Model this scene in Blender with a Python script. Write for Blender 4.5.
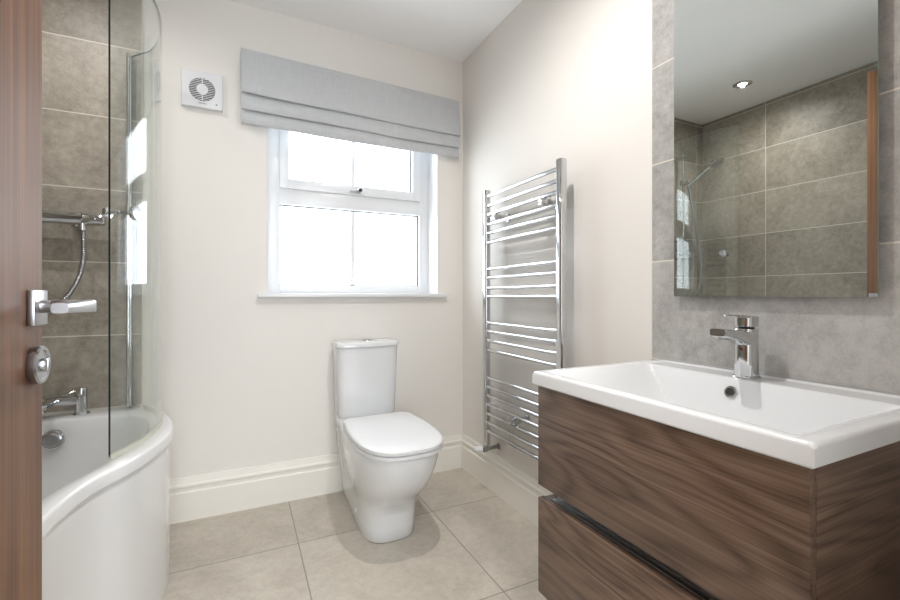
import bpy, bmesh, math
from mathutils import Vector, Matrix

# ------------------------------------------------------------------ camera, world, lights, exposure
scene = bpy.context.scene
for o in list(bpy.data.objects):
    bpy.data.objects.remove(o)
COL = scene.collection

cam_data = bpy.data.cameras.new('camera')
cam = bpy.data.objects.new('camera', cam_data)
COL.objects.link(cam)
cam_data.sensor_fit = 'HORIZONTAL'
cam_data.sensor_width = 36.0
cam_data.lens = 433.1 * 36.0 / 900.0
cam_data.shift_y = -5.0 / 900.0
cam_data.clip_start = 0.01
cam.location = (0, 0, 1.016)
cam.rotation_euler = (math.radians(90), 0, math.radians(-25.8))
scene.camera = cam

world = bpy.data.worlds.new('daylight')
scene.world = world
world.use_nodes = True
bgn = world.node_tree.nodes['Background']
bgn.inputs['Color'].default_value = (0.87, 0.935, 1.0, 1)
bgn.inputs['Strength'].default_value = 3.6

scene.view_settings.view_transform = 'Standard'
scene.view_settings.look = 'None'
scene.view_settings.gamma = 1.0
scene.view_settings.use_curve_mapping = False
scene.view_settings.exposure = 1.27
scene.cycles.max_bounces = 14
scene.cycles.diffuse_bounces = 8
scene.cycles.glossy_bounces = 8
scene.cycles.transparent_max_bounces = 16
scene.cycles.sample_clamp_indirect = 6.0
scene.cycles.caustics_reflective = False
scene.cycles.caustics_refractive = False

DOWNLIGHT_POWER = 24.0
LANDING_FILL_POWER = 12.0

def area_light(name, loc, rot, sx, sy, power, color, portal=False):
    d = bpy.data.lights.new(name, 'AREA')
    d.shape = 'RECTANGLE'
    d.size, d.size_y, d.energy, d.color = sx, sy, power, color
    if portal:
        d.cycles.is_portal = True
    o = bpy.data.objects.new(name, d)
    o.location, o.rotation_euler = loc, rot
    COL.objects.link(o)
    return o

# the window opening, as a portal for the daylight
area_light('window_portal', (0.573, 2.56, 1.58), (math.radians(-90), 0, 0), 0.93, 1.15, 1.0, (1, 1, 1), True)
# unseen opening added in the landing wall to bring daylight in from behind
area_light('added_opening_portal', (0.15, -1.55, 1.2), (math.radians(90), 0, 0), 1.3, 1.5, 1.0, (1, 1, 1), True)
# fill light added on the unseen landing to brighten the room
area_light('landing_fill_light', (0.1, -0.40, 2.37), (0, 0, 0), 0.5, 0.5, LANDING_FILL_POWER, (1.0, 0.98, 0.96))

# room constants (metres)
XL, XR, YB, YF, ZC = -1.082, 1.19, 2.285, 0.14, 2.40
XTR = 1.178           # tile face on the right wall
YTB = 2.272           # tile face on the back wall
XTL = -1.07           # tile face on the left wall

# ------------------------------------------------------------------ materials
def new_mat(name):
    m = bpy.data.materials.new(name)
    m.use_nodes = True
    nt = m.node_tree
    return m, nt, nt.nodes['Principled BSDF']

def N(nt, t, **kw):
    n = nt.nodes.new(t)
    for k, v in kw.items():
        setattr(n, k, v)
    return n

def mathn(nt, op, a, b=None, c=None, clamp=False):
    n = nt.nodes.new('ShaderNodeMath')
    n.operation = op
    n.use_clamp = clamp
    for i, v in enumerate((a, b, c)):
        if v is None:
            continue
        if hasattr(v, 'links'):
            nt.links.new(v, n.inputs[i])
        else:
            n.inputs[i].default_value = v
    return n.outputs[0]

def mixc(nt, fac, a, b, blend='MIX'):
    n = nt.nodes.new('ShaderNodeMix')
    n.data_type = 'RGBA'
    n.blend_type = blend
    for i, v in ((0, fac), (6, a), (7, b)):
        if hasattr(v, 'links'):
            nt.links.new(v, n.inputs[i])
        elif i == 0:
            n.inputs[0].default_value = v
        else:
            n.inputs[i].default_value = (*v[:3], 1)
    return n.outputs[2]

def noise(nt, vec, scale, detail=4, rough=0.55, dist=0.0):
    n = nt.nodes.new('ShaderNodeTexNoise')
    n.inputs['Scale'].default_value = scale
    n.inputs['Detail'].default_value = detail
    n.inputs['Roughness'].default_value = rough
    n.inputs['Distortion'].default_value = dist
    if vec is not None:
        nt.links.new(vec, n.inputs['Vector'])
    return n.outputs['Fac']

def objcoord(nt):
    return nt.nodes.new('ShaderNodeTexCoord').outputs['Object']

def scaled(nt, vec, s, off=(0, 0, 0)):
    n = nt.nodes.new('ShaderNodeMapping')
    n.inputs['Scale'].default_value = s
    n.inputs['Location'].default_value = off
    nt.links.new(vec, n.inputs['Vector'])
    return n.outputs[0]

def ramp(nt, fac, stops):
    n = nt.nodes.new('ShaderNodeValToRGB')
    cr = n.color_ramp
    while len(cr.elements) < len(stops):
        cr.elements.new(0.5)
    for e, (p, c) in zip(cr.elements, stops):
        e.position = p
        e.color = (*c[:3], 1)
    nt.links.new(fac, n.inputs[0])
    return n.outputs[0]

def bump(nt, bsdf, height, strength=0.1, dist=0.002):
    b = nt.nodes.new('ShaderNodeBump')
    b.inputs['Strength'].default_value = strength
    b.inputs['Distance'].default_value = dist
    nt.links.new(height, b.inputs['Height'])
    nt.links.new(b.outputs[0], bsdf.inputs['Normal'])

def plain(name, col, rough=0.5, metal=0.0, coat=0.0, spec=0.5):
    m, nt, b = new_mat(name)
    b.inputs['Base Color'].default_value = (*col, 1)
    b.inputs['Roughness'].default_value = rough
    b.inputs['Metallic'].default_value = metal
    b.inputs['Coat Weight'].default_value = coat
    b.inputs['Specular IOR Level'].default_value = spec
    return m

def paint(name, col, rough=0.75, amount=0.03):
    m, nt, b = new_mat(name)
    v = objcoord(nt)
    f = noise(nt, v, 2.5, 3)
    c2 = tuple(c * (1 - amount) for c in col)
    nt.links.new(mixc(nt, f, c2, col), b.inputs['Base Color'])
    b.inputs['Roughness'].default_value = rough
    b.inputs['Specular IOR Level'].default_value = 0.3
    bump(nt, b, noise(nt, v, 220, 2), 0.04, 0.001)
    return m

def tile_mat(name, ax_u, ax_v, u0, du, v0, dv, c_lo, c_hi, grout, gw=0.0042, rough=0.45, stagger=0.0):
    """stone-look porcelain tiles with grout lines, in world metres"""
    m, nt, b = new_mat(name)
    v = objcoord(nt)
    sep = nt.nodes.new('ShaderNodeSeparateXYZ')
    nt.links.new(v, sep.inputs[0])
    ax = {'x': sep.outputs[0], 'y': sep.outputs[1], 'z': sep.outputs[2]}
    vv = mathn(nt, 'DIVIDE', mathn(nt, 'SUBTRACT', ax[ax_v], v0), dv)
    vi = mathn(nt, 'FLOOR', vv)
    uu = mathn(nt, 'DIVIDE', mathn(nt, 'SUBTRACT', ax[ax_u], u0), du)
    if stagger:
        uu = mathn(nt, 'ADD', uu, mathn(nt, 'MULTIPLY', vi, stagger))
    ui = mathn(nt, 'FLOOR', uu)
    def edge(t, size):
        fr = mathn(nt, 'FRACT', t)
        d = mathn(nt, 'MINIMUM', fr, mathn(nt, 'SUBTRACT', 1.0, fr))
        return mathn(nt, 'MULTIPLY', d, size)
    d = mathn(nt, 'MINIMUM', edge(uu, du), edge(vv, dv))
    g = mathn(nt, 'LESS_THAN', d, gw / 2)
    comb = nt.nodes.new('ShaderNodeCombineXYZ')
    nt.links.new(ui, comb.inputs[0])
    nt.links.new(vi, comb.inputs[1])
    wn = nt.nodes.new('ShaderNodeTexWhiteNoise')
    wn.noise_dimensions = '2D'
    nt.links.new(comb.outputs[0], wn.inputs['Vector'])
    # offset the mottling from tile to tile
    off = nt.nodes.new('ShaderNodeVectorMath')
    off.operation = 'MULTIPLY_ADD'
    nt.links.new(wn.outputs['Color'], off.inputs[0])
    off.inputs[1].default_value = (7, 7, 7)
    nt.links.new(v, off.inputs[2])
    vec = off.outputs[0]
    big = noise(nt, vec, 3.2, 5, 0.62, 0.6)
    fine = noise(nt, vec, 34, 6, 0.75)
    speck = noise(nt, vec, 190, 2, 0.6)
    f = mathn(nt, 'ADD', mathn(nt, 'MULTIPLY', big, 0.42), mathn(nt, 'MULTIPLY', fine, 0.42))
    f = mathn(nt, 'ADD', f, mathn(nt, 'MULTIPLY', speck, 0.16))
    f = mathn(nt, 'ADD', f, mathn(nt, 'MULTIPLY', mathn(nt, 'SUBTRACT', wn.outputs['Value'], 0.5), 0.08))
    col = ramp(nt, f, [(0.38, c_lo), (0.62, c_hi)])
    nt.links.new(mixc(nt, g, col, grout), b.inputs['Base Color'])
    nt.links.new(mathn(nt, 'ADD', mathn(nt, 'MULTIPLY', fine, 0.2), rough - 0.1), b.inputs['Roughness'])
    h = mathn(nt, 'SUBTRACT', mathn(nt, 'MULTIPLY', fine, 0.25), g)
    bump(nt, b, h, 0.25, 0.0012)
    return m

def wood_mat(name, along, stops, ring_scale=7.0, rings=26.0, fibre=(5, 260), rough=0.45, along_s=1.0, coat=0.0, ring_w=0.16, broad_w=0.36, broad_k=0.28, ring_pow=1.0):
    m, nt, b = new_mat(name)
    v = objcoord(nt)
    idx = 'xyz'.index(along)
    s = [ring_scale] * 3
    s[idx] = along_s
    base = noise(nt, scaled(nt, v, s), 1.0, 2.5, 0.5, 0.25)
    rg = mathn(nt, 'SINE', mathn(nt, 'MULTIPLY', base, rings))
    rg = mathn(nt, 'MULTIPLY_ADD', rg, 0.5, 0.5)
    rg = mathn(nt, 'POWER', rg, ring_pow)
    s2 = [fibre[1]] * 3
    s2[idx] = fibre[0]
    fib = noise(nt, scaled(nt, v, s2), 1.0, 3, 0.6)
    s3 = [fibre[1] * broad_k] * 3
    s3[idx] = fibre[0] * 0.25
    broad = noise(nt, scaled(nt, v, s3), 1.0, 3, 0.6)
    f = mathn(nt, 'ADD', mathn(nt, 'MULTIPLY', rg, ring_w), mathn(nt, 'MULTIPLY', fib, 1.0 - broad_w - ring_w))
    f = mathn(nt, 'ADD', f, mathn(nt, 'MULTIPLY', broad, broad_w))
    nt.links.new(ramp(nt, f, stops), b.inputs['Base Color'])
    b.inputs['Roughness'].default_value = rough
    b.inputs['Coat Weight'].default_value = coat
    bump(nt, b, fib, 0.08, 0.0006)
    return m

def clear_glass(name, tint, refl_tint=(1, 1, 1)):
    """thin clear glass: see-through with a Fresnel (Schlick) reflection on each face"""
    m, nt, b = new_mat(name)
    nt.nodes.remove(b)
    out = nt.nodes['Material Output']
    geo = nt.nodes.new('ShaderNodeNewGeometry')
    dot = nt.nodes.new('ShaderNodeVectorMath')
    dot.operation = 'DOT_PRODUCT'
    nt.links.new(geo.outputs['Incoming'], dot.inputs[0])
    nt.links.new(geo.outputs['Normal'], dot.inputs[1])
    cosv = mathn(nt, 'ABSOLUTE', dot.outputs['Value'])
    p = mathn(nt, 'POWER', mathn(nt, 'SUBTRACT', 1.0, cosv), 5.0)
    fr = mathn(nt, 'MULTIPLY_ADD', p, 0.95, 0.045)
    tr = nt.nodes.new('ShaderNodeBsdfTransparent')
    tr.inputs[0].default_value = (*tint, 1)
    gl = nt.nodes.new('ShaderNodeBsdfGlossy')
    gl.inputs['Roughness'].default_value = 0.0
    gl.inputs['Color'].default_value = (*refl_tint, 1)
    mx = nt.nodes.new('ShaderNodeMixShader')
    nt.links.new(fr, mx.inputs[0])
    nt.links.new(tr.outputs[0], mx.inputs[1])
    nt.links.new(gl.outputs[0], mx.inputs[2])
    nt.links.new(mx.outputs[0], out.inputs['Surface'])
    return m

def emit(name, col, strength):
    m, nt, b = new_mat(name)
    b.inputs['Base Color'].default_value = (*col, 1)
    b.inputs['Emission Color'].default_value = (*col, 1)
    b.inputs['Emission Strength'].default_value = strength
    return m

def fabric_mat(name, c1, c2):
    m, nt, b = new_mat(name)
    v = objcoord(nt)
    wx = noise(nt, scaled(nt, v, (14, 40, 520)), 1.0, 3, 0.6)
    wz = noise(nt, scaled(nt, v, (520, 40, 14)), 1.0, 3, 0.6)
    f = mathn(nt, 'MULTIPLY', mathn(nt, 'ADD', wx, wz), 0.5)
    nt.links.new(ramp(nt, f, [(0.35, c1), (0.65, c2)]), b.inputs['Base Color'])
    b.inputs['Roughness'].default_value = 0.9
    b.inputs['Specular IOR Level'].default_value = 0.15
    b.inputs['Sheen Weight'].default_value = 0.15
    bump(nt, b, f, 0.25, 0.001)
    return m

M = {}
M['wall'] = paint('wall_paint', (0.78, 0.75, 0.71))
M['landing'] = paint('landing_paint', (0.76, 0.76, 0.755))
M['ceiling'] = paint('ceiling_paint', (0.92, 0.92, 0.92))
M['skirt'] = paint('skirting_gloss', (0.80, 0.775, 0.72), 0.35, 0.01)
ST_LO, ST_HI, GROUT = (0.215, 0.186, 0.150), (0.44, 0.395, 0.33), (0.66, 0.62, 0.55)
M['tile_back'] = tile_mat('stone_tile_back', 'x', 'z', -0.384, 0.61, 0.847, 0.306, ST_LO, ST_HI, GROUT)
M['tile_left'] = tile_mat('stone_tile_left', 'y', 'z', 1.80, 0.61, 0.847, 0.306, ST_LO, ST_HI, GROUT)
M['tile_right_lit'] = tile_mat('stone_tile_right_lit', 'y', 'z', 0.962 - 0.61, 0.61, 1.121 - 0.306, 0.306, (0.27, 0.26, 0.245), (0.50, 0.485, 0.465), GROUT)  # same stone tile as the bath walls, window light put into a lighter colour
M['floor'] = tile_mat('stone_floor_tile', 'x', 'y', 0.213, 0.598, 1.255, 0.61, (0.39, 0.35, 0.295), (0.56, 0.515, 0.445), (0.27, 0.24, 0.20), 0.005, 0.4)
M['ceramic'] = plain('white_ceramic', (0.71, 0.72, 0.73), 0.08, 0, 0.3)
M['acrylic'] = plain('white_acrylic', (0.72, 0.72, 0.72), 0.12, 0, 0.3)
M['plastic'] = plain('white_plastic', (0.71, 0.72, 0.73), 0.3)
M['upvc'] = plain('white_upvc', (0.74, 0.745, 0.755), 0.28)
M['chrome'] = plain('polished_chrome', (0.64, 0.65, 0.66), 0.06, 1.0)
M['satin'] = plain('satin_chrome', (0.42, 0.425, 0.44), 0.28, 1.0)
M['hose'] = plain('ribbed_steel', (0.36, 0.36, 0.37), 0.3, 1.0)
M['alu'] = plain('dark_aluminium', (0.40, 0.41, 0.42), 0.35, 1.0)
M['dark'] = plain('dark_recess', (0.012, 0.012, 0.013), 0.6)
M['rubber'] = plain('grey_gasket', (0.06, 0.06, 0.065), 0.6)
M['grey'] = plain('grey_mark', (0.16, 0.16, 0.17), 0.5)
M['seal'] = plain('grey_sealant', (0.42, 0.42, 0.42), 0.4)
M['clear_seal'] = plain('translucent_seal', (0.55, 0.55, 0.46), 0.3)
M['red'] = plain('red_marker', (0.16, 0.012, 0.012), 0.3)
M['mirror'] = plain('mirror_silver', (0.79, 0.82, 0.80), 0.0, 1.0)
M['mirror_edge'] = plain('mirror_bevel_edge', (0.50, 0.60, 0.56), 0.08, 0.6)
M['glass'] = clear_glass('window_glass', (0.97, 0.98, 0.98))
M['screen'] = clear_glass('screen_glass', (0.955, 0.972, 0.962))
M['glass_edge'] = plain('green_glass_edge', (0.010, 0.035, 0.038), 0.08)
WN = [(0.34, (0.050, 0.028, 0.018)), (0.44, (0.098, 0.059, 0.039)), (0.54, (0.132, 0.083, 0.056)), (0.66, (0.185, 0.122, 0.086))]
WK = dict(ring_scale=5.5, rings=85.0, fibre=(2.2, 260), rough=0.42, along_s=0.9, ring_w=0.17, broad_w=0.25, broad_k=0.3, ring_pow=0.6)
M['walnut'] = wood_mat('walnut_veneer', 'y', WN, **WK)
M['walnut_side'] = wood_mat('walnut_veneer_side', 'x', WN, **WK)
M['door'] = wood_mat('door_veneer', 'z', [(0.34, (0.10, 0.040, 0.015)), (0.5, (0.185, 0.080, 0.032)), (0.66, (0.26, 0.125, 0.055))], 5.0, 22.0, (2, 110), 0.5, 0.5)
M['fabric'] = fabric_mat('grey_linen', (0.46, 0.47, 0.48), (0.56, 0.57, 0.58))
M['lamp'] = emit('lamp_lens', (1.0, 0.95, 0.88), 3.0)
M['carpet'] = paint('landing_carpet', (0.55, 0.52, 0.48), 0.95, 0.2)

# ------------------------------------------------------------------ mesh helpers
def add_box(bm, x0, x1, y0, y1, z0, z1, bev=0.0, seg=2):
    t = bmesh.new()
    bmesh.ops.create_cube(t, size=1.0)
    for v in t.verts:
        v.co = Vector(((x0 + x1) / 2 + v.co.x * (x1 - x0), (y0 + y1) / 2 + v.co.y * (y1 - y0), (z0 + z1) / 2 + v.co.z * (z1 - z0)))
    if bev > 0:
        bmesh.ops.bevel(t, geom=list(t.edges), offset=bev, segments=seg, profile=0.5, affect='EDGES')
    merge(bm, t)

def merge(bm, t, mat=None):
    if mat is not None:
        bmesh.ops.transform(t, matrix=mat, verts=t.verts)
    me = bpy.data.meshes.new('tmp')
    t.to_mesh(me)
    t.free()
    bm.from_mesh(me)
    bpy.data.meshes.remove(me)

def rings_to(bm, rings, closed=True, cap0=True, cap1=True):
    """loft between rings of equal length"""
    vr = [[bm.verts.new(p) for p in r] for r in rings]
    n = len(rings[0])
    for a, b in zip(vr, vr[1:]):
        for i in range(n if closed else n - 1):
            j = (i + 1) % n
            bm.faces.new((a[i], a[j], b[j], b[i]))
    if cap0:
        bm.faces.new(list(reversed(vr[0])))
    if cap1:
        bm.faces.new(vr[-1])
    return vr

def add_lathe(bm, prof, centre, axis, seg=32):
    """prof: (radius, distance along axis) pairs, revolved about axis from centre"""
    axis = Vector(axis).normalized()
    a = axis.orthogonal().normalized()
    b = axis.cross(a)
    c = Vector(centre)
    rings = []
    for r, h in prof:
        rings.append([c + axis * h + (a * math.cos(2 * math.pi * i / seg) + b * math.sin(2 * math.pi * i / seg)) * max(r, 1e-5) for i in range(seg)])
    rings_to(bm, rings)

def add_cyl(bm, p0, p1, r, seg=24, bev=None):
    p0, p1 = Vector(p0), Vector(p1)
    L = (p1 - p0).length
    e = min(r * 0.15, L * 0.2) if bev is None else bev
    if e > 0:
        prof = [(r - e, 0), (r, e), (r, L - e), (r - e, L)]
    else:
        prof = [(r, 0), (r, L)]
    add_lathe(bm, prof, p0, p1 - p0, seg)

def catmull(pts, sub=8, closed=False):
    P = [Vector(p) for p in pts]
    n = len(P)
    out = []
    rng = n if closed else n - 1
    for i in range(rng):
        p1, p2 = P[i], P[(i + 1) % n]
        p0 = P[(i - 1) % n] if closed or i > 0 else p1 * 2 - p2
        p3 = P[(i + 2) % n] if closed or i + 2 < n else p2 * 2 - p1
        for k in range(sub):
            t = k / sub
            out.append(0.5 * ((2 * p1) + (p2 - p0) * t + (2 * p0 - 5 * p1 + 4 * p2 - p3) * t * t + (3 * p1 - p0 - 3 * p2 + p3) * t ** 3))
    if not closed:
        out.append(P[-1].copy())
    return out

def resample(path, step):
    out = [path[0].copy()]
    acc = 0.0
    for a, b in zip(path, path[1:]):
        d = (b - a).length
        if d == 0:
            continue
        t = step - acc
        while t <= d:
            out.append(a.lerp(b, t / d))
            t += step
        acc = (acc + d) % step
    if (out[-1] - path[-1]).length > step * 0.3:
        out.append(path[-1].copy())
    return out

def add_tube(bm, path, r, seg=12, radii=None):
    path = [Vector(p) for p in path]
    n = len(path)
    t = (path[1] - path[0]).normalized()
    a = t.orthogonal().normalized()
    rings = []
    for i, p in enumerate(path):
        t = (path[min(i + 1, n - 1)] - path[max(i - 1, 0)]).normalized()
        a = (a - t * a.dot(t)).normalized()
        b = t.cross(a)
        rr = radii[i] if radii else r
        rings.append([p + (a * math.cos(2 * math.pi * k / seg) + b * math.sin(2 * math.pi * k / seg)) * rr for k in range(seg)])
    rings_to(bm, rings)

def mesh(name, bm, mat, parent=None, smooth=True, angle=35):
    bmesh.ops.recalc_face_normals(bm, faces=bm.faces)
    me = bpy.data.meshes.new(name)
    bm.to_mesh(me)
    bm.free()
    mats = mat if isinstance(mat, (list, tuple)) else [mat]
    for m in mats:
        me.materials.append(m)
    if smooth:
        me.polygons.foreach_set('use_smooth', [True] * len(me.polygons))
        me.set_sharp_from_angle(angle=math.radians(angle))
    o = bpy.data.objects.new(name, me)
    COL.objects.link(o)
    if parent is not None:
        o.parent = parent
        o.matrix_parent_inverse = Matrix.Translation(base_of(parent)).inverted()
    return o

def base_of(o):
    return Vector(o.location) if o.parent is None else Vector((0, 0, 0))

def thing(name, loc, label, cat, group=None, kind=None):
    o = bpy.data.objects.new(name, None)
    o.empty_display_size = 0.05
    o.location = loc
    COL.objects.link(o)
    o['label'], o['category'] = label, cat
    if group:
        o['group'] = group
    if kind:
        o['kind'] = kind
    return o

def struct(name, bm, mat, smooth=False, angle=35):
    o = mesh(name, bm, mat, None, smooth, angle)
    o['kind'] = 'structure'
    return o

def B():
    return bmesh.new()

def boxpart(name, mat, parent, *dims, bev=0.0, seg=2):
    bm = B()
    add_box(bm, *dims, bev=bev, seg=seg)
    return mesh(name, bm, mat, parent)

# ------------------------------------------------------------------ room shell
WX0, WX1, WZ0, WZ1 = 0.118, 1.028, 1.005, 2.13      # window opening
DX0, DX1, DZ = -0.352, 0.535, 2.075                # door opening in the front wall

bm = B(); add_box(bm, XL, XR, 0.02, YB, -0.05, 0); struct('floor', bm, M['floor'])
bm = B(); add_box(bm, XL - 0.1, XR + 0.1, 0.02, YB + 0.25, ZC, ZC + 0.05); struct('ceiling', bm, M['ceiling'])
bm = B()
add_box(bm, XL - 0.1, WX0, YB, YB + 0.25, -0.05, ZC)
add_box(bm, WX1, XR + 0.1, YB, YB + 0.25, -0.05, ZC)
add_box(bm, WX0, WX1, YB, YB + 0.25, -0.05, WZ0)
add_box(bm, WX0, WX1, YB, YB + 0.25, WZ1, ZC)
struct('wall_back', bm, M['wall'])
bm = B(); add_box(bm, XR, XR + 0.1, 0.02, YB, -0.05, ZC); struct('wall_right', bm, M['wall'])
bm = B(); add_box(bm, XL - 0.1, XL, 0.02, YB, -0.05, ZC); struct('wall_left', bm, M['wall'])
bm = B()
add_box(bm, XL, DX0, 0.02, YF, -0.05, ZC)
add_box(bm, DX1, XR, 0.02, YF, -0.05, ZC)
add_box(bm, DX0, DX1, 0.02, YF, DZ, ZC)
struct('wall_front', bm, M['wall'])
# tiling on the walls round the bath and behind the basin
bm = B(); add_box(bm, XTL, -0.384, YTB, YB, 0, ZC); struct('wall_tiling_back', bm, M['tile_back'])
bm = B(); add_box(bm, XL, XTL, YF, YB, 0, ZC); struct('wall_tiling_left', bm, M['tile_left'])
bm = B(); add_box(bm, XTR, XR, YF, 0.962, 0, ZC, bev=0.001); struct('wall_tiling_right', bm, M['tile_right_lit'])
# door lining in the doorway
bm = B()
add_box(bm, DX0 - 0.001, DX0 + 0.02, 0.015, YF - 0.001, 0, DZ)
add_box(bm, DX1 - 0.02, DX1 + 0.001, 0.015, YF - 0.001, 0, DZ)
add_box(bm, DX0, DX1, 0.015, YF - 0.001, DZ - 0.02, DZ)
struct('trim_1', bm, M['door'])
# landing beyond the doorway
bm = B(); add_box(bm, -1.3, 1.3, -1.5, 0.02, -0.05, -0.001); struct('floor_landing', bm, M['carpet'])
bm = B(); add_box(bm, -1.3, 1.3, -1.5, 0.02, ZC, ZC + 0.05); struct('ceiling_landing', bm, M['ceiling'])
bm = B()
add_box(bm, -1.3, -0.5, -1.6, -1.5, -0.05, ZC)
add_box(bm, 0.8, 1.3, -1.6, -1.5, -0.05, ZC)
add_box(bm, -0.5, 0.8, -1.6, -1.5, -0.05, 0.45)  # starts the opening added to let daylight in behind the camera
add_box(bm, -0.5, 0.8, -1.6, -1.5, 1.95, ZC)
add_box(bm, -1.4, -1.3, -1.6, 0.02, -0.05, ZC)
add_box(bm, 1.3, 1.4, -1.6, 0.02, -0.05, ZC)
struct('wall_landing', bm, M['landing'])

# skirting boards with a stepped ogee top
SK = [(0.0, 0.0), (0.020, 0.0), (0.020, 0.126), (0.018, 0.129), (0.012, 0.131), (0.012, 0.146), (0.0175, 0.150), (0.0185, 0.155), (0.0175, 0.161),
      (0.012, 0.166), (0.010, 0.176), (0.0085, 0.187), (0.0075, 0.192), (0.0, 0.192)]
bm = B()
rings_to(bm, [[Vector((x0, YB - d, z)) for d, z in SK] for x0 in (-0.384, XR)])
struct('baseboard_back', bm, M['skirt'], True, 25)
bm = B()
rings_to(bm, [[Vector((XR - d, y0, z)) for d, z in SK] for y0 in (0.962, YB)])
struct('baseboard_right', bm, M['skirt'], True, 25)

# ------------------------------------------------------------------ window
win = thing('window_1', (0.573, 2.43, WZ0), 'white framed casement window over the toilet with bright daylight', 'window', kind='structure')
FY0, FY1 = 2.43, 2.50
GX0, GX1 = 0.184, 0.970
bm = B()
add_box(bm, WX0, GX0, FY0, FY1, 1.022, WZ1, bev=0.003)
add_box(bm, GX1, WX1, FY0, FY1, 1.022, WZ1, bev=0.003)
add_box(bm, GX0 - 0.003, GX1 + 0.003, FY0 + 0.0005, FY1, 1.022, 1.069, bev=0.003)
add_box(bm, GX0 - 0.003, GX1 + 0.003, FY0 + 0.0005, FY1, 1.494, 1.578, bev=0.003)
add_box(bm, GX0 - 0.003, GX1 + 0.003, FY0 + 0.0005, FY1, 2.085, WZ1, bev=0.003)
mesh('window_frame', bm, M['upvc'], win)
sash_x0, sash_x1, sz0, sz1 = 0.182, 0.972, 1.576, 2.088
px0, px1, pz0, pz1 = 0.228, 0.922, 1.628, 2.04
bm = B()
add_box(bm, sash_x0, px0, FY0 - 0.014, FY1 - 0.005, sz0, sz1, bev=0.004)
add_box(bm, px1, sash_x1, FY0 - 0.014, FY1 - 0.005, sz0, sz1, bev=0.004)
add_box(bm, px0 - 0.004, px1 + 0.004, FY0 - 0.0135, FY1 - 0.005, sz0, pz0, bev=0.004)
add_box(bm, px0 - 0.004, px1 + 0.004, FY0 - 0.0135, FY1 - 0.005, pz1, sz1, bev=0.004)
sash = mesh('opening_sash', bm, M['upvc'], win)

def gasket(x0, x1, z0, z1, y, w=0.0045):
    bm = B()
    add_box(bm, x0, x0 + w, y, y + 0.012, z0, z1)
    add_box(bm, x1 - w, x1, y, y + 0.012, z0, z1)
    add_box(bm, x0, x1, y, y + 0.012, z0, z0 + w)
    add_box(bm, x0, x1, y, y + 0.012, z1 - w, z1)
    return bm
mesh('gasket', gasket(GX0, GX1, 1.069, 1.494, 2.452), M['rubber'], win)
mesh('gasket', gasket(px0, px1, pz0, pz1, 2.444), M['rubber'], sash)
boxpart('window_pane', M['glass'], win, GX0, GX1, 2.466, 2.471, 1.069, 1.494)
boxpart('window_pane', M['glass'], sash, px0, px1, 2.460, 2.465, pz0, pz1)
boxpart('glazing_bar', M['upvc'], win, 0.562, 0.583, 2.452, 2.4655, 1.070, 1.493, bev=0.001)
boxpart('glazing_bar', M['upvc'], sash, 0.564, 0.585, 2.446, 2.4595, pz0 + 0.001, pz1 - 0.001, bev=0.001)
bm = B()
add_box(bm, 0.588, 0.606, 2.404, 2.417, 1.592, 1.612, bev=0.003)
add_box(bm, 0.545, 0.606, 2.396, 2.407, 1.588, 1.598, bev=0.003)
hd = mesh('window_handle', bm, M['satin'], sash)
bm = B(); add_cyl(bm, (0.603, 2.398, 1.601), (0.603, 2.388, 1.601), 0.009); o = mesh('lock_button', bm, M['dark'], sash)
bm = B()
add_box(bm, WX0 + 0.001, WX1 - 0.001, YB - 0.005, 2.435, 1.006, 1.024, bev=0.002)
add_box(bm, 0.073, 1.073, YB - 0.032, YB - 0.0005, 1.003, 1.024, bev=0.005, seg=3)
mesh('window_sill', bm, M['upvc'], win)
bm = B()   # plastered white reveal lining
add_box(bm, WX1 - 0.004, WX1 - 0.0005, YB + 0.001, FY0, 1.025, WZ1)
add_box(bm, WX0 + 0.0005, WX0 + 0.004, YB + 0.001, FY0, 1.025, WZ1)
mesh('reveal_lining', bm, M['upvc'], win)

# ------------------------------------------------------------------ door, standing open on the left
dr = thing('door_1', (-0.33, YF, 0), 'brown wood-veneer door standing open on the left beside the bath', 'door', kind='structure')
DFX = -0.303
boxpart('door_leaf', M['door'], dr, DFX - 0.040, DFX, YF + 0.004, 0.963, 0.006, 2.05, bev=0.0015)
bm = B()
add_box(bm, DFX, DFX + 0.010, 0.902, 0.954, 0.967, 1.024, bev=0.0015)
rose = mesh('handle_rose', bm, M['satin'], dr)
bm = B()
add_cyl(bm, (DFX + 0.009, 0.927, 0.997), (DFX + 0.030, 0.927, 0.997), 0.0105)
add_box(bm, DFX + 0.024, DFX + 0.081, 0.914, 0.934, 0.987, 1.008, bev=0.003)
lev = [Vector((DFX + 0.073, 0.929, 0.998)), Vector((DFX + 0.074, 0.889, 0.998)), Vector((DFX + 0.073, 0.839, 0.9975)), Vector((DFX + 0.069, 0.804, 0.997))]
rings = []
for p, w, h in zip(lev, (0.008, 0.0085, 0.0095, 0.010), (0.0105, 0.010, 0.0085, 0.0075)):
    rings.append([p + Vector((math.copysign(abs(math.cos(a)) ** 0.5, math.cos(a)) * w, 0, math.copysign(abs(math.sin(a)) ** 0.5, math.sin(a)) * h)) for a in [2 * math.pi * k / 24 for k in range(24)]])
rings_to(bm, rings)
mesh('lever_handle', bm, M['satin'], dr)
bm = B()
add_lathe(bm, [(0.030, 0), (0.031, 0.002), (0.031, 0.010), (0.029, 0.0125), (0.024, 0.0125), (0.0235, 0.0105)], (DFX, 0.929, 0.902), (1, 0, 0), 40)
tt = mesh('thumb_turn_rose', bm, M['satin'], dr)
bm = B()
add_lathe(bm, [(0.011, 0.009), (0.011, 0.015), (0.009, 0.018)], (DFX, 0.929, 0.902), (1, 0, 0), 24)
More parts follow.
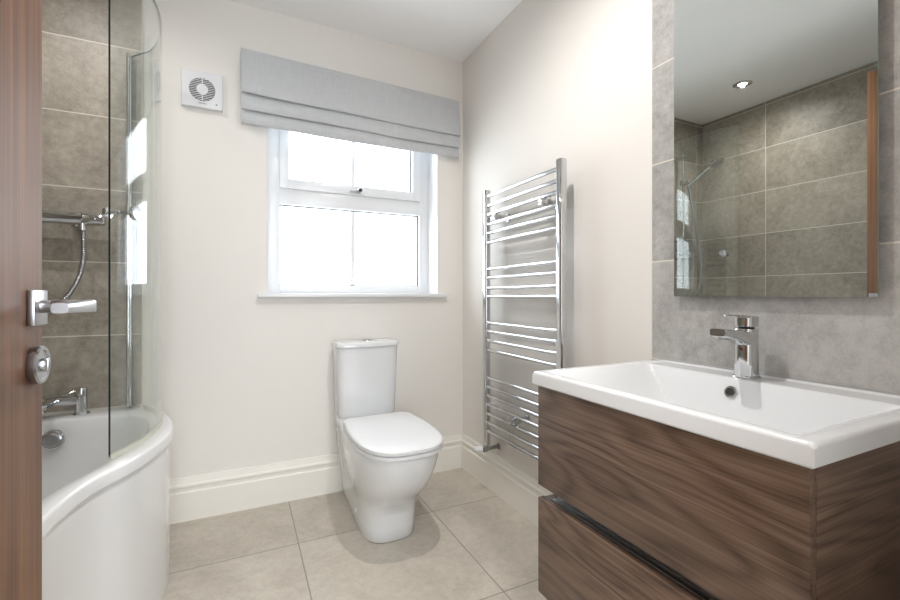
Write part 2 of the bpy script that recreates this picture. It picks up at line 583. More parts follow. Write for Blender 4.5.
add_box(bm, DFX + 0.010, DFX + 0.020, 0.925, 0.933, 0.891, 0.913, bev=0.0025)
mesh('thumb_turn', bm, M['satin'], tt)

# ------------------------------------------------------------------ bath
bath = thing('bathtub', (-0.70, 1.45, 0), 'white curved shower bath with a bowed side panel under the glass screen', 'bathtub')
Z_RIM = 0.54
apron = [(-0.362, 2.268), (-0.318, 2.19), (-0.279, 2.10), (-0.248, 2.01), (-0.228, 1.92), (-0.219, 1.83), (-0.225, 1.74), (-0.250, 1.63), (-0.288, 1.52),
         (-0.334, 1.434), (-0.358, 1.358), (-0.371, 1.28), (-0.377, 1.20), (-0.379, 1.0), (-0.379, 0.8), (-0.379, 0.62)]
apron_s = [Vector((p.x, p.y, 0)) for p in catmull([(x, y, 0) for x, y in apron], 5)]
outer = apron_s + [Vector((-0.383, 0.595, 0)), Vector((-0.400, 0.582, 0)), Vector((-0.44, 0.58, 0)), Vector((-0.75, 0.58, 0)), Vector((XTL + 0.001, 0.58, 0)), Vector((XTL + 0.001, 1.2, 0)),
                   Vector((XTL + 0.001, 1.8, 0)), Vector((XTL + 0.001, 2.27, 0)), Vector((-0.8, 2.27, 0)), Vector((-0.55, 2.27, 0))]
inner_c = [(-0.52, 2.135), (-0.43, 2.115), (-0.355, 2.055), (-0.315, 1.96), (-0.296, 1.85), (-0.293, 1.76), (-0.304, 1.67), (-0.330, 1.58), (-0.365, 1.49),
           (-0.405, 1.40), (-0.428, 1.30), (-0.438, 1.18), (-0.442, 1.0), (-0.445, 0.85), (-0.465, 0.74), (-0.54, 0.685), (-0.72, 0.67), (-0.92, 0.685),
           (-0.99, 0.74), (-1.012, 0.86), (-1.015, 1.2), (-1.015, 1.6), (-1.015, 1.95), (-0.995, 2.08), (-0.93, 2.13), (-0.72, 2.138)]
inner = catmull([(x, y, 0) for x, y in inner_c], 5, True)
BC = Vector((-0.70, 1.45, 0))

def polar(poly, ang):
    d = Vector((math.cos(ang), math.sin(ang)))
    best = None
    n = len(poly)
    for i in range(n):
        a = (poly[i] - BC).to_2d()
        b = (poly[(i + 1) % n] - BC).to_2d()
        e = b - a
        den = d.x * e.y - d.y * e.x
        if abs(den) < 1e-12:
            continue
        t = (a.x * e.y - a.y * e.x) / den
        u = (a.x * d.y - a.y * d.x) / den
        if t > 0 and -1e-6 <= u <= 1 + 1e-6:
            best = t if best is None else min(best, t)
    return BC + Vector((d.x, d.y, 0)) * best

angs = sorted({round(math.atan2(p.y - BC.y, p.x - BC.x), 5) for p in outer + inner})
aa = [angs[0]]
for a in angs[1:]:
    if a - aa[-1] > 0.006:
        aa.append(a)
angs = aa
OUT = [polar(outer, a) for a in angs]
INN = [polar(inner, a) for a in angs]

def inset(poly, d):
    n = len(poly)
    out = []
    for i, p in enumerate(poly):
        t = (poly[(i + 1) % n] - poly[i - 1]).normalized()
        nn = Vector((-t.y, t.x, 0))
        out.append(p + nn * d)
    return out

def atz(poly, z):
    return [Vector((p.x, p.y, z)) for p in poly]

rings = [atz(inset(OUT, 0.010), 0.500), atz(OUT, 0.502), atz(OUT, 0.530), atz(inset(OUT, 0.002), 0.536), atz(inset(OUT, 0.007), Z_RIM),
         atz(inset(INN, -0.010), Z_RIM), atz(inset(INN, -0.003), 0.536), atz(INN, 0.528)]
FL = [BC + Vector(((p.x - BC.x) * 0.70, (p.y - BC.y) * 0.80 - 0.02, 0)) for p in INN]
for s, z in ((0.05, 0.49), (0.13, 0.42), (0.24, 0.33), (0.38, 0.25), (0.55, 0.20), (0.75, 0.172), (1.0, 0.162)):
    rings.append([Vector((a.x + (b.x - a.x) * s, a.y + (b.y - a.y) * s, z)) for a, b in zip(INN, FL)])
bm = B()
vr = rings_to(bm, rings, cap0=False, cap1=False)
c = bm.verts.new((BC.x, BC.y, 0.158))
for i in range(len(angs)):
    bm.faces.new((vr[-1][i], vr[-1][(i + 1) % len(angs)], c))
mesh('tub', bm, M['acrylic'], bath, True, 50)
bm = B()
pan_o, pan_i = inset(OUT, 0.012), inset(OUT, 0.018)
rings_to(bm, [atz(pan_i, 0.0005), atz(pan_o, 0.0005), atz(pan_o, 0.4995), atz(pan_i, 0.4995)], cap0=False, cap1=False)
mesh('front_panel', bm, M['acrylic'], bath, True, 50)
bm = B()   # overflow with its round chrome control
ofc = Vector((-0.632, 2.106, 0.474))
on = Vector((0.05, -1, 0.18))
add_lathe(bm, [(0.036, 0), (0.037, 0.004), (0.034, 0.010), (0.030, 0.012), (0.029, 0.008)], ofc, on, 36)
ov = mesh('overflow_cover', bm, M['chrome'], bath)
bm = B(); add_lathe(bm, [(0.024, 0.006), (0.024, 0.020), (0.020, 0.024)], ofc, on, 32); mesh('overflow_knob', bm, M['satin'], ov)
bm = B(); add_lathe(bm, [(0.034, 0), (0.034, 0.003), (0.028, 0.006)], (-0.70, 1.93, 0.166), (0, 0, 1), 32); mesh('plug_waste', bm, M['chrome'], bath)

# ------------------------------------------------------------------ shower screen
scr = thing('shower_screen', (-0.33, 1.9, Z_RIM), 'curved clear glass shower screen standing on the bath rim', 'shower screen')
GC, GR = (-0.9125, 1.861), 0.648
ga0, ga1 = math.asin((2.17 - GC[1]) / GR), math.asin((1.555 - GC[1]) / GR)
gpath = [Vector((GC[0] + GR * math.cos(ga0 + (ga1 - ga0) * k / 64), GC[1] + GR * math.sin(ga0 + (ga1 - ga0) * k / 64), 0)) for k in range(65)]
gpath = catmull([(-0.424, 2.262, 0), (-0.396, 2.225, 0), tuple(gpath[0])], 6)[:-1] + gpath
GZ0, GZ1 = 0.548, 2.03
def ribbon(path, half, z0, z1, mats, mi=(0, 1)):
    bm = B()
    n = len(path)
    L, R = [], []
    for i, p in enumerate(path):
        t = (path[min(i + 1, n - 1)] - path[max(i - 1, 0)]).normalized()
        nn = Vector((-t.y, t.x, 0))
        L.append(p + nn * half)
        R.append(p - nn * half)
    vs = [[bm.verts.new((p.x, p.y, z)) for p in side] for side, z in ((L, z0), (L, z1), (R, z1), (R, z0))]
    for i in range(n - 1):
        for k in range(4):
            f = bm.faces.new((vs[k][i], vs[k][i + 1], vs[(k + 1) % 4][i + 1], vs[(k + 1) % 4][i]))
            f.material_index = mi[0] if k in (0, 2) else mi[1]
    for i in (0, n - 1):
        f = bm.faces.new([vs[k][i] for k in range(4)])
        f.material_index = mi[1]
    return bm
mesh('glass_panel', ribbon(gpath, 0.003, GZ0, GZ1, None), [M['screen'], M['glass_edge']], scr)
mesh('bottom_seal', ribbon(gpath[10:], 0.005, Z_RIM + 0.0005, GZ0 + 0.006, None, (0, 0)), M['clear_seal'], scr)
bm = B()
add_box(bm, -0.436, -0.417, 2.244, YTB - 0.0005, Z_RIM + 0.001, 2.032, bev=0.003)
wp = mesh('wall_profile', bm, M['chrome'], scr)
bm = B(); add_cyl(bm, (-0.428, 2.239, Z_RIM + 0.004), (-0.428, 2.239, 2.036), 0.006); mesh('hinge_post', bm, M['chrome'], scr)
bm = B()
ka = math.asin((1.625 - GC[1]) / GR)
kn = Vector((math.cos(ka), math.sin(ka), 0)); kc = Vector((GC[0], GC[1], 1.268)) + kn * GR
add_lathe(bm, [(0.007, -0.002), (0.007, 0.012), (0.021, 0.013), (0.0225, 0.016), (0.0225, 0.023), (0.020, 0.026)], kc, kn, 36)
kb = mesh('door_knob', bm, M['chrome'], scr)
bm = B()
add_lathe(bm, [(0.0065, 0.002), (0.0065, 0.028), (0.0085, 0.029), (0.0085, 0.033), (0.0065, 0.034), (0.0065, 0.055), (0.017, 0.056), (0.018, 0.059), (0.018, 0.066), (0.015, 0.068)], kc, -kn, 32)
mesh('inner_knob', bm, M['chrome'], kb)

# ------------------------------------------------------------------ shower valve, riser rail, hose and hand shower
sh = thing('shower_mixer', (-0.68, YTB, 1.32), 'chrome bar shower valve with ribbed hose on the grey tiled wall', 'shower')
yb = 2.208
bm = B()
add_lathe(bm, [(0.0245, 0), (0.0245, 0.225)], (-0.795, yb, 1.322), (1, 0, 0), 36)
for x in (-0.755, -0.605):
    add_lathe(bm, [(0.024, 0), (0.024, 0.006), (0.016, 0.012), (0.016, 0.05)], (x, YTB - 0.0005, 1.322), (0, -1, 0), 28)
add_lathe(bm, [(0.012, 0), (0.012, 0.045)], (-0.572, yb, 1.322), (0, 0, -1), 20)
bv = mesh('bar_valve', bm, M['chrome'], sh)
for x0, d in ((-0.568, 1), (-0.797, -1)):
    bm = B()
    add_lathe(bm, [(0.0235, 0), (0.0245, 0.002), (0.0245, 0.058), (0.0235, 0.066), (0.019, 0.070)], (x0, yb, 1.322), (d, 0, 0), 36)
    add_box(bm, x0 + d * 0.040 - 0.005, x0 + d * 0.040 + 0.005, yb - 0.030, yb - 0.018, 1.317, 1.327, bev=0.002)
    mesh('control_knob', bm, M['chrome'], bv)
xr = -0.745
bm = B()
add_cyl(bm, (xr, 2.205, 1.42), (xr, 2.205, 2.09), 0.0095)
rr = mesh('riser_rail', bm, M['chrome'], sh)
for z in (1.45, 2.06):
    bm = B()
    add_lathe(bm, [(0.024, 0), (0.024, 0.006), (0.013, 0.010), (0.013, 0.062), (0.016, 0.064), (0.016, 0.076), (0.013, 0.078)], (xr, YTB - 0.0005, z), (0, -1, 0), 28)
    mesh('rail_bracket', bm, M['chrome'], rr)
bm = B()
add_box(bm, xr - 0.018, xr + 0.018, 2.185, 2.225, 1.855, 1.895, bev=0.006)
add_cyl(bm, (xr, 2.195, 1.875), (xr, 2.150, 1.868), 0.014)
mesh('slider', bm, M['chrome'], rr)
bm = B()   # hand shower, tilted down and away from the rail
h0, h1 = Vector((xr, 2.165, 1.845)), Vector((xr - 0.01, 1.985, 1.955))
add_tube(bm, [h0, h0.lerp(h1, 0.3), h0.lerp(h1, 0.7), h1], 0.011, 16, [0.010, 0.0125, 0.012, 0.011])
hn = Vector((0.05, -0.45, -0.89)).normalized()
add_lathe(bm, [(0.012, -0.020), (0.036, -0.012), (0.046, 0.0), (0.047, 0.008), (0.043, 0.012)], h1 + Vector((0, -0.03, 0.012)), hn, 36)
hs = mesh('hand_shower', bm, M['chrome'], sh)
bm = B(); add_lathe(bm, [(0.040, 0.0115), (0.040, 0.0135), (0.036, 0.0145)], h1 + Vector((0, -0.03, 0.012)), hn, 32); mesh('spray_face', bm, M['seal'], hs)
hp = [(-0.572, yb, 1.28), (-0.568, yb, 1.23), (-0.568, yb - 0.005, 1.16), (-0.582, yb - 0.012, 1.08), (-0.617, yb - 0.022, 1.005), (-0.665, yb - 0.04, 0.955), (-0.725, yb - 0.055, 0.955),
      (-0.79, yb - 0.07, 1.01), (-0.835, yb - 0.08, 1.12), (-0.83, yb - 0.085, 1.28), (-0.80, yb - 0.08, 1.46), (-0.765, yb - 0.065, 1.66), (-0.748, 2.158, 1.80), (xr, 2.166, 1.846)]
hpath = resample(catmull(hp, 24), 0.0022)
bm = B()
add_tube(bm, hpath, 0.0085, 10, [0.0092 if (i % 4) < 2 else 0.0070 for i in range(len(hpath))])
mesh('hose', bm, M['hose'], sh, True, 80)

# ------------------------------------------------------------------ bath filler tap
tp = thing('bath_tap', (-0.67, 2.19, Z_RIM), 'chrome bath filler tap on the end deck of the bath', 'tap')
ty = 2.195
bm = B()
for x in (-0.572, -0.752):
    add_lathe(bm, [(0.027, 0), (0.028, 0.003), (0.025, 0.007), (0.021, 0.012), (0.019, 0.05), (0.0185, 0.075)], (x, ty, Z_RIM + 0.0005), (0, 0, 1), 32)
add_box(bm, -0.752, -0.572, ty - 0.017, ty + 0.017, 0.582, 0.615, bev=0.009, seg=3)
add_box(bm, -0.683, -0.641, ty - 0.135, ty + 0.012, 0.592, 0.614, bev=0.008, seg=3)
add_cyl(bm, (-0.662, ty - 0.118, 0.596), (-0.662, ty - 0.118, 0.580), 0.013)
tb = mesh('tap_body', bm, M['chrome'], tp)
for x, sx in ((-0.572, -1), (-0.752, 1)):
    bm = B()
    add_lathe(bm, [(0.018, 0.078), (0.0195, 0.080), (0.0195, 0.100), (0.017, 0.107)], (x, ty, Z_RIM), (0, 0, 1), 32)
    t = bmesh.new()
    add_box(t, -0.008, 0.062, -0.008, 0.008, -0.004, 0.004, bev=0.003)
    merge(bm, t, Matrix.Translation((x + sx * 0.0, ty, 0.640)) @ Matrix.Rotation(math.radians(200 if sx < 0 else -20), 4, 'Z') @ Matrix.Rotation(math.radians(12), 4, 'Y'))
    mesh('tap_lever', bm, M['chrome'], tp)

# ------------------------------------------------------------------ extractor fan
fan = thing('extractor_fan', (-0.157, YB, 1.948), 'square white extractor fan on the wall left of the blind', 'fan')
fx, fz, fy = -0.157, 1.950, YB - 0.0005
bm = B(); add_box(bm, fx - 0.082, fx + 0.082, fy - 0.022, fy, fz - 0.082, fz + 0.082, bev=0.004, seg=3); hs_ = mesh('housing', bm, M['plastic'], fan)
yf = fy - 0.022
bm = B(); add_lathe(bm, [(0.052, 0), (0.052, 0.0008)], (fx, yf, fz), (0, -1, 0), 48); mesh('vent_opening', bm, M['dark'], fan)
bm = B()
for k in range(-6, 7):
    z = k * 0.0078
    w = math.sqrt(max(0.0, 0.051 ** 2 - z * z))
    if w > 0.008:
        add_box(bm, fx - w, fx + w, yf - 0.004, yf, fz + z - 0.0014, fz + z + 0.0014)
add_box(bm, fx - 0.0018, fx + 0.0018, yf - 0.0042, yf, fz - 0.051, fz + 0.051)
mesh('grille', bm, M['plastic'], fan, False)
bm = B(); add_lathe(bm, [(0.023, 0), (0.023, 0.004), (0.018, 0.006)], (fx, yf, fz), (0, -1, 0), 36); mesh('centre_cap', bm, M['plastic'], fan)
bm = B()   # small script mark under the grille and the switch mark in the corner
mk = [(fx - 0.016 + 0.032 * t / 24, yf - 0.0006, fz - 0.062 + 0.0035 * math.sin(t * 1.35) * (1 - 0.4 * t / 24)) for t in range(25)]
add_tube(bm, catmull(mk, 3), 0.0008, 6)
mesh('maker_mark', bm, M['grey'], fan)
bm = B(); add_cyl(bm, (fx + 0.057, yf, fz - 0.060), (fx + 0.057, yf - 0.001, fz - 0.060), 0.0035); mesh('indicator', bm, M['grey'], fan)

# ------------------------------------------------------------------ roman blind
bl = thing('roman_blind', (0.572, YB, 2.155), 'grey linen roman blind pulled up above the window', 'blind')
BX0, BX1 = 0.003, 1.143
def cloth(name, prof, thick, parent, sag=0.0, ph=0.0, top=(0, 0), bot=(0, 0)):
    """a hanging strip of cloth: prof gives (y offset from the wall, z) down the strip"""
    bm = B()
    nx = 60
    grid = []
    for side in (0, 1):
        rows = []
        for i in range(nx + 1):
            u = i / nx
            x = BX0 + (BX1 - BX0) * u
            row = []
            for j, (d, z) in enumerate(prof):
                w = j / (len(prof) - 1)
                yy = YB - d - (thick if side == 0 else 0) - 0.004 * w * math.sin(u * 7.0 + ph) - 0.002 * w * math.sin(u * 17 + ph * 2)
                zz = z + (top[0] + (top[1] - top[0]) * u) * (1 - w) + (bot[0] + (bot[1] - bot[0]) * u) * w - w * (0.004 * math.sin(u * math.pi) * sag + 0.003 * math.sin(u * 9 + ph) * sag)
                row.append(bm.verts.new((x, yy, zz)))
            rows.append(row)
        grid.append(rows)
    n = len(prof)
    for s in (0, 1):
        for i in range(nx):
            for j in range(n - 1):
                bm.faces.new((grid[s][i][j], grid[s][i + 1][j], grid[s][i + 1][j + 1], grid[s][i][j + 1]))
    for i in range(nx):
        for j in (0, n - 1):
            bm.faces.new((grid[0][i][j], grid[0][i + 1][j], grid[1][i + 1][j], grid[1][i][j]))
    for j in range(n - 1):
        for i in (0, nx):
            bm.faces.new((grid[0][i][j], grid[0][i][j + 1], grid[1][i][j + 1], grid[1][i][j]))
    return mesh(name, bm, M['fabric'], parent, True, 60)
cloth('front_panel', [(0.036, 2.157), (0.0375, 2.135), (0.038, 2.134), (0.040, 2.10), (0.046, 2.05), (0.053, 2.0), (0.058, 1.96), (0.058, 1.943), (0.054, 1.9375)], 0.004, bl, 0.7, 0.4, (0.014, -0.013), (0.022, -0.002))
cloth('cloth_fold', [(0.030, 1.99), (0.040, 1.95), (0.0475, 1.90), (0.049, 1.876), (0.045, 1.869)], 0.004, bl, 0.8, 1.5, (0.018, -0.003), (0.018, -0.002))
cloth('cloth_fold', [(0.018, 1.96), (0.028, 1.90), (0.036, 1.85), (0.0385, 1.818), (0.034, 1.811)], 0.004, bl, 0.6, 2.6, (0.01, 0.0), (0.009, 0.0))
boxpart('head_rail', M['fabric'], bl, BX0 + 0.001, BX1 - 0.001, YB - 0.0355, YB - 0.0005, 2.100, 2.136, bev=0.003)

# ------------------------------------------------------------------ toilet
TX = 0.573
wc = thing('toilet', (TX, 1.9, 0), 'white close-coupled toilet with closed lid under the window', 'toilet')
def dring(hw, front, back, z, rb=0.02, e=2.6, nose=None, xo=TX, hwb=None):
    """D-shaped ring: squared back, superellipse front, sides running to half-width hwb at the back"""
    nose = nose if nose is not None else min(0.30, (back - front) * 0.6)
    hwb = hw if hwb is None else hwb
    ym = front + nose
    pts = []
    n = 28
    for k in range(n + 1):
        a = math.pi * k / n
        cx, sx = math.cos(a), math.sin(a)
        pts.append(Vector((xo + hw * math.copysign(abs(cx) ** (2 / e), cx), ym - nose * abs(sx) ** (2 / e), z)))
    for k in range(1, 9):
        t = k / 9
        w = hw + (hwb - hw) * (t * t * (3 - 2 * t))
        pts.append(Vector((xo - w, ym + (back - rb - ym) * t, z)))
    for k in range(7):
        a = math.pi / 2 * k / 6
        pts.append(Vector((xo - hwb + rb - rb * math.cos(a), back - rb + rb * math.sin(a), z)))
    for k in range(7):
        a = math.pi / 2 * k / 6
        pts.append(Vector((xo + hwb - rb + rb * math.sin(a), back - rb + rb * math.cos(a), z)))
    for k in range(8, 0, -1):
        t = k / 9
        w = hw + (hwb - hw) * (t * t * (3 - 2 * t))
        pts.append(Vector((xo + w, ym + (back - rb - ym) * t, z)))
    return pts
bm = B()
lv = [(0.0005, 0.113, 1.710, 3.0, 0.16, 0.100), (0.006, 0.116, 1.704, 3.0, 0.16, 0.103), (0.06, 0.117, 1.700, 3.0, 0.165, 0.106), (0.11, 0.119, 1.694, 3.0, 0.17, 0.110),
      (0.150, 0.123, 1.680, 2.9, 0.18, 0.115), (0.185, 0.132, 1.648, 2.75, 0.205, 0.118), (0.220, 0.143, 1.605, 2.6, 0.235, 0.122), (0.255, 0.153, 1.566, 2.55, 0.265, 0.127),
      (0.295, 0.162, 1.534, 2.55, 0.29, 0.131), (0.335, 0.168, 1.511, 2.55, 0.30, 0.135), (0.375, 0.1715, 1.497, 2.6, 0.30, 0.138), (0.409, 0.1725, 1.491, 2.6, 0.30, 0.140), (0.414, 0.169, 1.496, 2.6, 0.30, 0.137)]
rings_to(bm, [dring(hw, f, 2.264, z, 0.02, e, ns, TX, hb) for z, hw, f, e, ns, hb in lv])
mesh('pan', bm, M['ceramic'], wc, True, 50)
bm = B()
rings_to(bm, [dring(hw, f, b, z, 0.05, 3.0, 0.30, TX, hw * 0.93) for z, hw, f, b in ((0.4145, 0.168, 1.484, 1.990), (0.417, 0.173, 1.478, 1.993), (0.428, 0.174, 1.477, 1.993), (0.431, 0.170, 1.482, 1.990))])
mesh('seat', bm, M['plastic'], wc, True, 50)
bm = B()
rings_to(bm, [dring(hw, f, b, z, 0.055, 3.0, 0.30, TX, hw * 0.93) for z, hw, f, b in ((0.4315, 0.163, 1.489, 1.985), (0.4355, 0.163, 1.489, 1.985), (0.436, 0.174, 1.476, 1.995), (0.448, 0.175, 1.475, 1.995), (0.4515, 0.172, 1.479, 1.992), (0.4535, 0.165, 1.488, 1.985), (0.4545, 0.12, 1.55, 1.95))])
mesh('lid', bm, M['plastic'], wc, True, 50)
def cring(hw, front, back, z, bow=0.022, xo=TX + 0.003):
    pts = []
    r = 0.018
    n = 22
    for k in range(n + 1):
        u = -1 + 2 * k / n
        pts.append(Vector((xo + hw * u, front + bow * abs(u) ** 2.6 + (0.012 if abs(u) > 0.995 else 0), z)))
    for k in range(1, 5):
        pts.append(Vector((xo + hw, front + bow + 0.012 + (back - front - bow - 0.012) * k / 4, z)))
    for k in range(3, -1, -1):
        pts.append(Vector((xo - hw, front + bow + 0.012 + (back - front - bow - 0.012) * k / 4 + (0.0 if k else 0.006), z)))
    return pts
bm = B()
rings_to(bm, [cring(0.138, 2.112, 2.2755, 0.4145), cring(0.142, 2.108, 2.279, 0.425), cring(0.147, 2.105, 2.280, 0.55), cring(0.151, 2.102, 2.281, 0.70), cring(0.153, 2.101, 2.281, 0.757)])
mesh('cistern', bm, M['ceramic'], wc, True, 40)
bm = B()
rings_to(bm, [cring(0.155, 2.097, 2.282, 0.758), cring(0.158, 2.093, 2.283, 0.761), cring(0.158, 2.093, 2.283, 0.775), cring(0.155, 2.097, 2.281, 0.781), cring(0.149, 2.105, 2.276, 0.783)])
mesh('cistern_lid', bm, M['ceramic'], wc, True, 40)
bm = B()
add_lathe(bm, [(0.027, 0), (0.027, 0.003), (0.025, 0.005)], (TX + 0.012, 2.185, 0.783), (0, 0, 1), 36)
fb = mesh('flush_plate', bm, M['chrome'], wc)
for s in (-1, 1):
    bm = B(); add_cyl(bm, (TX + 0.012 + s * 0.011, 2.185, 0.787), (TX + 0.012 + s * 0.011, 2.185, 0.791), 0.009); mesh('flush_button', bm, M['satin'], fb)
bm = B(); add_cyl(bm, (TX - 0.114, 1.885, 0.075), (TX - 0.1205, 1.885, 0.075), 0.009); mesh('fixing_cap', bm, M['plastic'], wc)
bm = B(); add_cyl(bm, (TX - 0.133, 2.16, 0.355), (TX - 0.1435, 2.16, 0.355), 0.008); mesh('fixing_cap', bm, M['chrome'], wc)

# ------------------------------------------------------------------ towel radiator
tr = thing('towel_radiator', (XR, 1.61, 0.25), 'chrome ladder towel radiator on the right wall', 'radiator')
RX = 1.118
for y in (1.322, 1.890):
    bm = B()
    rings = []
    for z in (0.262, 0.2645, 1.5395, 1.542):
        k = 0.9 if z in (0.262, 1.542) else 1.0
        rr_ = []
        for a in range(28):
            t = 2 * math.pi * a / 28
            cx, sx = math.cos(t), math.sin(t)
            rr_.append(Vector((RX + 0.016 * k * math.copysign(abs(cx) ** 0.55, cx), y + 0.0185 * k * math.copysign(abs(sx) ** 0.55, sx), z)))
        rings.append(rr_)
    rings_to(bm, rings)
    mesh('post', bm, M['chrome'], tr)
BARS = [1.510, 1.4635, 1.419, 1.370, 1.326, 1.279, 1.146, 1.102, 1.051, 1.0095, 0.876, 0.833, 0.787, 0.740, 0.602, 0.557, 0.513, 0.468, 0.422, 0.377, 0.335]
for z in BARS:
    bm = B()
    pth = [(RX - 0.003 * (1 - (2 * k / 16 - 1) ** 2), 1.330 + (1.882 - 1.330) * k / 16, z) for k in range(17)]
    add_tube(bm, pth, 0.0092, 16)
    mesh('bar', bm, M['chrome'], tr)
for y, z in ((1.425, 1.397), (1.800, 1.397), (1.640, 0.445)):
    bm = B()
    add_lathe(bm, [(0.022, 0), (0.022, 0.006), (0.011, 0.010), (0.011, 0.056)], (XR - 0.0005, y, z), (-1, 0, 0), 24)
    add_box(bm, 1.098, 1.140, y - 0.016, y + 0.016, z - 0.0125, z + 0.0125, bev=0.003)
    mesh('wall_bracket', bm, M['chrome'], tr)
bm = B()
add_cyl(bm, (RX, 1.890, 0.2635), (RX, 1.890, 0.235), 0.013)
add_cyl(bm, (RX, 1.890, 0.240), (XR - 0.0095, 1.890, 0.240), 0.010)
add_lathe(bm, [(0.016, 0), (0.015, 0.004), (0.011, 0.006)], (XR - 0.0005, 1.890, 0.240), (-1, 0, 0), 24)
add_cyl(bm, (RX + 0.006, 1.890, 0.240), (RX - 0.020, 1.890, 0.240), 0.016)
vl = mesh('valve', bm, M['satin'], tr)
bm = B(); add_lathe(bm, [(0.015, 0), (0.0165, 0.003), (0.015, 0.040), (0.012, 0.044)], (RX - 0.020, 1.890, 0.240), (-0.9, 0.44, 0), 24); mesh('valve_cap', bm, M['plastic'], vl)
bm = B()
add_cyl(bm, (RX, 1.322, 0.2635), (RX, 1.322, 0.235), 0.013)
add_cyl(bm, (RX, 1.322, 0.240), (XR - 0.0095, 1.322, 0.240), 0.010)
mesh('valve', bm, M['satin'], tr)

# ------------------------------------------------------------------ vanity unit
va = thing('vanity_unit', (0.95, 0.62, 0.242), 'dark walnut wall-hung vanity unit with two drawers under the basin', 'vanity unit')
VY0, VY1 = 0.319, 0.919
bm = B()
add_box(bm, 0.721, XTR - 0.0005, VY0 + 0.001, VY0 + 0.019, 0.512, 0.7815, bev=0.0008)
add_box(bm, 0.721, XTR - 0.0005, VY1 - 0.019, VY1 - 0.001, 0.512, 0.7815, bev=0.0008)
add_box(bm, 0.721, XTR - 0.0005, VY0 + 0.018, VY1 - 0.018, 0.512, 0.530)
add_box(bm, 0.721, XTR - 0.0005, VY0 + 0.001, VY1 - 0.001, 0.244, 0.487, bev=0.0008)
add_box(bm, 0.752, XTR - 0.0005, VY0 + 0.001, VY0 + 0.018, 0.486, 0.513)
add_box(bm, 0.752, XTR - 0.0005, VY1 - 0.018, VY1 - 0.001, 0.486, 0.513)
mesh('carcass', bm, M['walnut_side'], va)
boxpart('finger_channel', M['dark'], va, 0.752, 0.80, VY0 + 0.0185, VY1 - 0.0185, 0.4875, 0.5115)
for z0, z1 in ((0.522, 0.778), (0.243, 0.489)):
    bm = B()
    add_box(bm, 0.700, 0.7185, VY0, VY1, z0, z1, bev=0.0012)
    d = mesh('drawer_front', bm, M['walnut'], va)
    if z0 < 0.4:
        bm = B()
        add_box(bm, 0.7190, 0.7505, VY0 + 0.030, VY1 - 0.030, 0.4878, 0.4915, bev=0.0008)
        add_box(bm, 0.7380, 0.7415, VY0 + 0.030, VY1 - 0.030, 0.4915, 0.503, bev=0.0008)
        add_box(bm, 0.7480, 0.7515, VY0 + 0.030, VY1 - 0.030, 0.4915, 0.511, bev=0.0008)
        mesh('grip_rail', bm, M['alu'], d)
bm = B()
for z0, z1 in ((0.523, 0.777), (0.244, 0.4865)):
    add_box(bm, 0.7186, 0.7210, VY0 + 0.002, VY1 - 0.002, z0, z1)
mesh('drawer_gap', bm, M['dark'], va)

# ------------------------------------------------------------------ washbasin
ba = thing('washbasin', (0.93, 0.615, 0.782), 'white rectangular washbasin on top of the walnut vanity', 'basin')
BX_0, BX_1, BY_0, BY_1, BZ = 0.687, XTR - 0.0025, 0.307, 0.926, 0.818
def sst(t):
    t = max(0.0, min(1.0, t))
    return t * t * (3 - 2 * t)
def bowl(x, y):
    l = (0.903 - y) / 0.15
    r = (y - 0.342) / 0.10
    f = (x - 0.716) / 0.12
    k = (1.080 - x) / 0.05
    vals = [max(0.0, min(1.0, t)) for t in (l, r, f, k)]
    m = min(vals)
    # soft minimum keeps the valley creases slightly rounded
    sm = -math.log(sum(math.exp(-24 * t) for t in vals) / 4) / 24
    sm = max(0.0, min(m, sm))
    s = sst(sm) * 0.4 + sm * 0.6
    d = 0.125 * s
    lip = 0.0035 * sst(min(1.0, min((BY_1 - 0.022 - y) / 0.014, (y - BY_0 - 0.022) / 0.014, (x - BX_0 - 0.020) / 0.014, (1.165 - x) / 0.012)))
    return max(d, lip)
def axis_vals(a, b, n, r=0.007):
    v = [a + r * (1 - math.cos(math.pi / 2 * k / 5)) for k in range(5)]
    v += [a + r + (b - a - 2 * r) * k / n for k in range(n + 1)]
    v += [b - r * (1 - math.cos(math.pi / 2 * (4 - k) / 5)) for k in range(5)]
    return v
xs, ys = axis_vals(BX_0, BX_1, 88), axis_vals(BY_0, BY_1, 110)
bm = B()
def edge_drop(x, y, r=0.007):
    ex = max(0.0, r - (x - BX_0), r - (BX_1 - x))
    ey = max(0.0, r - (y - BY_0), r - (BY_1 - y))
    e = min(r, math.hypot(ex, ey))
    return r - math.sqrt(max(0.0, r * r - e * e))
gv = [[bm.verts.new((x, y, BZ - bowl(x, y) - edge_drop(x, y))) for y in ys] for x in xs]
for i in range(len(xs) - 1):
    for j in range(len(ys) - 1):
        bm.faces.new((gv[i][j], gv[i + 1][j], gv[i + 1][j + 1], gv[i][j + 1]))
per = [gv[i][0] for i in range(len(xs))] + [gv[-1][j] for j in range(1, len(ys))] + [gv[i][-1] for i in range(len(xs) - 2, -1, -1)] + [gv[0][j] for j in range(len(ys) - 2, 0, -1)]
cxb, cyb = (BX_0 + BX_1) / 2, (BY_0 + BY_1) / 2
low1 = [bm.verts.new((v.co.x, v.co.y, 0.7855)) for v in per]
gu = [[bm.verts.new((x + (cxb - x) * 0.012, y + (cyb - y) * 0.012, min(0.7822, BZ - bowl(x, y) - 0.014))) for y in ys] for x in xs]
for i in range(len(xs) - 1):
    for j in range(len(ys) - 1):
        bm.faces.new((gu[i][j], gu[i][j + 1], gu[i + 1][j + 1], gu[i + 1][j]))
